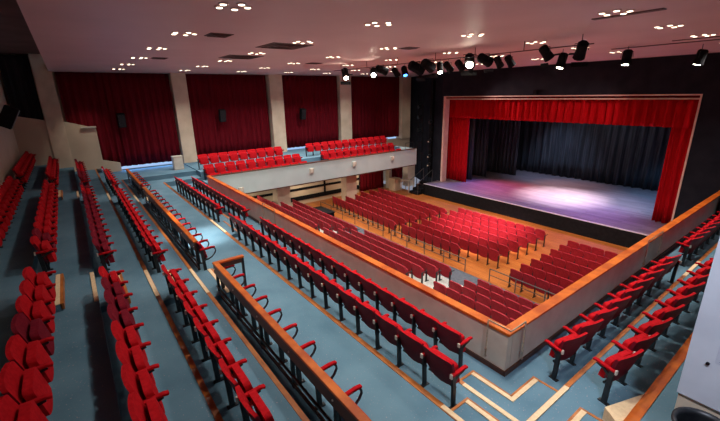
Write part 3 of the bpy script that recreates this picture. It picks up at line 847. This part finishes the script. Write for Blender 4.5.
# ------------------------------------------------------------------ lighting bar
BY = 11.0; KB = 11/13; BZ = 4.7 + (5.92-4.7)*KB
bm = bmesh.new(); tube(bm, [(-16.6, BY, BZ+.08), (-4.7, BY, BZ+.08)], .014, 8)
for x in (-16, -14, -12, -10, -8.3, -6.6, -5): tube(bm, [(x, BY, BZ+.08), (x, BY, CEIL)], .012, 6)
tag(obj('lighting_bar', bm, M['vent']), 'long black lighting bar hung below the ceiling across the hall', 'lighting bar')
def lantern(x, z, s, lab, glow=None, y=BY, aim=(.0, 1, -.45), big=False):
    if y == BY: x *= KB; z = 4.7 + (z-4.7)*KB; s *= .60
    t = thing('stage_lantern', lab, 'stage light', (x, y, z), 0, 'stage lanterns')
    d = Vector(aim).normalized()
    bm = bmesh.new()
    L = .50*s
    R0 = .16*s
    tube(bm, [d*(-L*.55), d*(-L*.45), d*(L*.1), d*(L*.5)], [R0*.7, R0, R0, R0*1.15], 10)
    obj('lantern_body', bm, M['blackmatte'], t)
    bm = bmesh.new(); sd = d.cross(Vector((0, 0, 1))).normalized()
    up = min(BZ+.08-z, .3) if y == BY else CEIL-z
    tube(bm, [sd*R0*1.25 + Vector((0, 0, 0)), sd*R0*1.25 + Vector((0, 0, R0*1.2)), -sd*R0*1.25 + Vector((0, 0, R0*1.2)), -sd*R0*1.25], .012*s, 4)
    tube(bm, [(0, 0, R0*1.2), (0, 0, max(up, R0*1.25))], .012*s, 4)
    obj('yoke', bm, M['black'], t)
    if big:
        e1 = d*(L*.5); upv = sd.cross(d)
        w = R0*1.5
        for sg in (-1, 1):
            bm = bmesh.new(); a = e1 + upv*w*sg - sd*w; b = e1 + upv*w*sg + sd*w
            cc = b + (d*.8 + upv*sg*.5)*w*.6; dd = a + (d*.8 + upv*sg*.5)*w*.6
            n_ = upv*.01
            q1 = [bm.verts.new(v) for v in (a, b, cc, dd)]; q2 = [bm.verts.new(v+n_) for v in (a, b, cc, dd)]
            bm.faces.new(q1[::-1]); bm.faces.new(q2)
            for i in range(4): bm.faces.new((q1[i], q1[(i+1) % 4], q2[(i+1) % 4], q2[i]))
            obj('barn_door', bm, M['blackmatte'], t)
    if glow:
        bm = bmesh.new(); tube(bm, [d*(L*.5)+d*.002, d*(L*.5)+d*.012], R0*.7, 10)
        obj('lamp_lens', bm, M[glow], t)
    return t
A1 = (.75, .1, -.55)
lantern(-18.5, 5.80, 1.7, 'stage lantern with a bright lens, furthest along the bar', 'hotlamp', aim=(.6, -.25, -.75), big=True)
lantern(-16.0, 5.74, 1.5, 'glaring lantern in front of the fourth pillar', 'hotlamp', aim=(.7, -.55, -.5))
lantern(-15.35, 5.83, 1.6, 'large dark lantern beside the glaring one at the fourth pillar', None, aim=(.3, 1, -.3))
lantern(-14.3, 5.66, 1.2, 'small slanted lantern left of the last pillar', None, aim=(.1, .7, -.9))
lantern(-13.7, 5.68, 1.2, 'small slanted lantern with a blue lens above last pillar', 'bluelamp', aim=(.5, -.2, -.9))
lantern(-12.95, 5.78, 1.9, 'large dark lantern, left of the pair above the side wall', None, aim=(.2, 1, -.4), big=True)
lantern(-12.25, 5.84, 1.8, 'large dark lantern, right of the pair above the side wall', None, aim=(-.2, 1, -.3), big=True)
lantern(-11.55, 5.70, 1.2, 'lantern with a small white lens above the proscenium left corner', 'hotlamp', aim=(.4, -.3, -.9))
lantern(-11.1, 5.70, 1.2, 'small dark lantern beside the white-lensed one', None, aim=(.1, .8, -.7))
lantern(-10.5, 5.72, 1.2, 'lone small dark lantern above the proscenium frame', None, aim=(.2, .8, -.8))
lantern(-10.05, 5.86, 1.7, 'brightest glaring lantern at the middle of the bar', 'hotlamp', aim=(.5, -.6, -.5), big=True)
lantern(-9.95, 5.50, .8, 'lower small lantern under the brightest one', 'hotlamp', aim=(.1, .3, -.9))
lantern(-9.35, 5.85, 1.5, 'large dark lantern right of the brightest one', None, aim=(.2, 1, -.35), big=True)
lantern(-8.75, 5.72, 1.1, 'small dark lantern slanting below the large one', None, aim=(.2, .6, -.9))
lantern(-8.3, 5.72, 1.1, 'small dark lantern at the right end of the middle group', None, aim=(.3, .6, -.9))
lantern(-7.0, 5.88, 1.3, 'left lantern of the V-shaped pair near the right', None, aim=(.3, .5, -.7), big=True)
lantern(-6.45, 5.60, 1.2, 'lantern with glowing lens at the foot of the V pair', 'hotlamp', aim=(-.1, -.2, -1))
lantern(-5.9, 5.86, 1.4, 'right lantern of the V-shaped pair near the right', None, aim=(-.4, .5, -.8), big=True)
lantern(-5.55, 5.72, .9, 'single small lantern hung from the ceiling over the stalls at right', 'hotlamp', y=15.6, aim=(.0, -.1, -1))
lantern(-3.95, 5.66, .9, 'single small lantern at the far right of the ceiling', 'hotlamp', y=17.2, aim=(-.2, .0, -1))
bm = bmesh.new(); box(bm, -.1, .1, -.12, .12, 0, .3)
o = obj('small_loudspeaker', bm, M['blackmatte'], bevel=.01); o.location = (-14.2+2.1, 21.85, 4.46)
tag(o, 'tiny black box standing on top of the proscenium frame', 'loudspeaker')

# ------------------------------------------------------------------ lights
def spot(loc, tgt, energy, col, size, blend=.6, rad=.15):
    l = bpy.data.lights.new('spot', 'SPOT'); l.energy = energy; l.color = col; l.spot_size = math.radians(size); l.spot_blend = blend; l.shadow_soft_size = rad
    o = bpy.data.objects.new('spot', l); COL.objects.link(o); o.location = loc
    o.rotation_euler = (Vector(tgt)-Vector(loc)).to_track_quat('-Z', 'Y').to_euler()
spot((-10.8, 24.5, 5.3), (-11.0, 24.3, STG), 13000, (1, .86, .96), 50, 1)
spot((-8.6, 24.5, 5.3), (-9.0, 24.6, STG), 3000, (.74, .72, 1), 60, 1)
spot((-15.6, 24.4, 5.3), (-14.6, 23.4, STG), 3800, (1, .14, .26), 54, 1)
spot((-17.2, 23.6, 3.4), (-16.2, 21.7, STG), 1300, (.18, .16, 1), 84, 1)
spot((-6.5, 24.5, 5.3), (-6.9, 26.8, STG), 2600, (.22, .55, 1), 66, 1)
spot((-8.4, 23.6, 3.6), (-9.0, 21.4, STG), 1900, (.36, .10, 1), 86, 1)
spot((-13.5, 26.5, 5.2), (-14.0, 29.2, STG), 1500, (.5, .65, 1), 66, 1)
spot((-14.5, 26.5, 5.2), (-12.0, 27.0, STG), 1800, (1, .45, .3), 50, 1)
spot((-11.5, 26.0, 5.0), (-11.5, 30.2, .5), 190, (.75, .9, 1), 110, .9)
spot((-9.4, 11.9, 5.3), (-11.4, 16.6, STALL), 15000, (1, .60, .66), 40, 1)
spot((-5.4, 11.9, 5.3), (-7.2, 18.5, STALL), 1600, (1, .62, .5), 55, 1)
spot((-13.5, 11.9, 5.3), (-17.5, 16.5, STALL), 500, (1, .7, .6), 60, 1)
spot((-18.2, 19.0, 5.0), (-11.0, 22.7, 2.6), 1000, (1, .62, .55), 52, .9)  # this and the next: added side spots without lanterns, raking the valance pleats
spot((-5.4, 19.0, 5.0), (-11.0, 22.7, 2.4), 450, (1, .62, .55), 52, .9)
spot((-10.3, 11.9, 5.3), (-18.6, 22.6, .5), 700, (1, .6, .55), 24, .9)
spot((-12.0, 11.9, 5.3), (-25.3, 24.2, 1.5), 1500, (1, .88, .72), 20, .9)
for y in (7.2, 11.9, 16.5):
    l = bpy.data.lights.new('soffit_light', 'AREA'); l.shape = 'DISK'; l.size = .3; l.energy = 45; l.color = (1, .82, .62)
    o = bpy.data.objects.new('soffit_light', l); COL.objects.link(o); o.location = (-21.7, y, -.42)
l = bpy.data.lights.new('window_daylight', 'AREA'); l.shape = 'RECTANGLE'; l.size = 3.6; l.size_y = .25; l.energy = 22; l.color = (.25, .5, 1)
o = bpy.data.objects.new('window_daylight', l); COL.objects.link(o); o.location = (-25.35, 3.2, .92); o.rotation_euler = (0, -PI*.42, 0); o.rotation_euler = Vector((1, 0, -.35)).to_track_quat('-Z', 'Y').to_euler()
spot((-23.6, 1.6, 5.95), (-25.4, .6, 2.2), 130, (1, .9, .75), 50, .8)
spot((-11.9, 2.6, 5.98), (-11.9, 2.6, .5), 2600, (1, .97, .92), 27, 1)
spot((.55, 2.2, 5.98), (-.1, 4.75, 2.6), 680, (.78, .84, 1), 80, .8)  # added cool spot out of view, brightens the near wall panel
# small bodiless uplights added for the ceiling glow above the bright lanterns
def area(loc, tgt, energy, col, size):
    l = bpy.data.lights.new('area', 'AREA'); l.shape = 'DISK'; l.size = size; l.energy = energy; l.color = col
    o = bpy.data.objects.new('area', l); COL.objects.link(o); o.location = loc
    o.rotation_euler = (Vector(tgt)-Vector(loc)).to_track_quat('-Z', 'Y').to_euler()
for x, y, z in ((-13.45, 10.75, 5.78), (-8.4, 10.75, 5.78), (-15.6, 10.8, 5.78)):
    spot((x, y, z-.22), (x, y-.25, 6.07), 26, (1, .86, .66), 110, 1, .03)
w = bpy.data.worlds.new('world'); scene.world = w; w.use_nodes = True
w.node_tree.nodes['Background'].inputs[0].default_value = (.75, .8, 1, 1)
w.node_tree.nodes['Background'].inputs[1].default_value = .3

scene.view_settings.view_transform = 'Standard'; scene.view_settings.look = 'None'
scene.view_settings.exposure = 0.0; scene.view_settings.gamma = 1; scene.view_settings.use_curve_mapping = False
scene.cycles.max_bounces = 6; scene.cycles.diffuse_bounces = 4
bpy.context.view_layer.update()
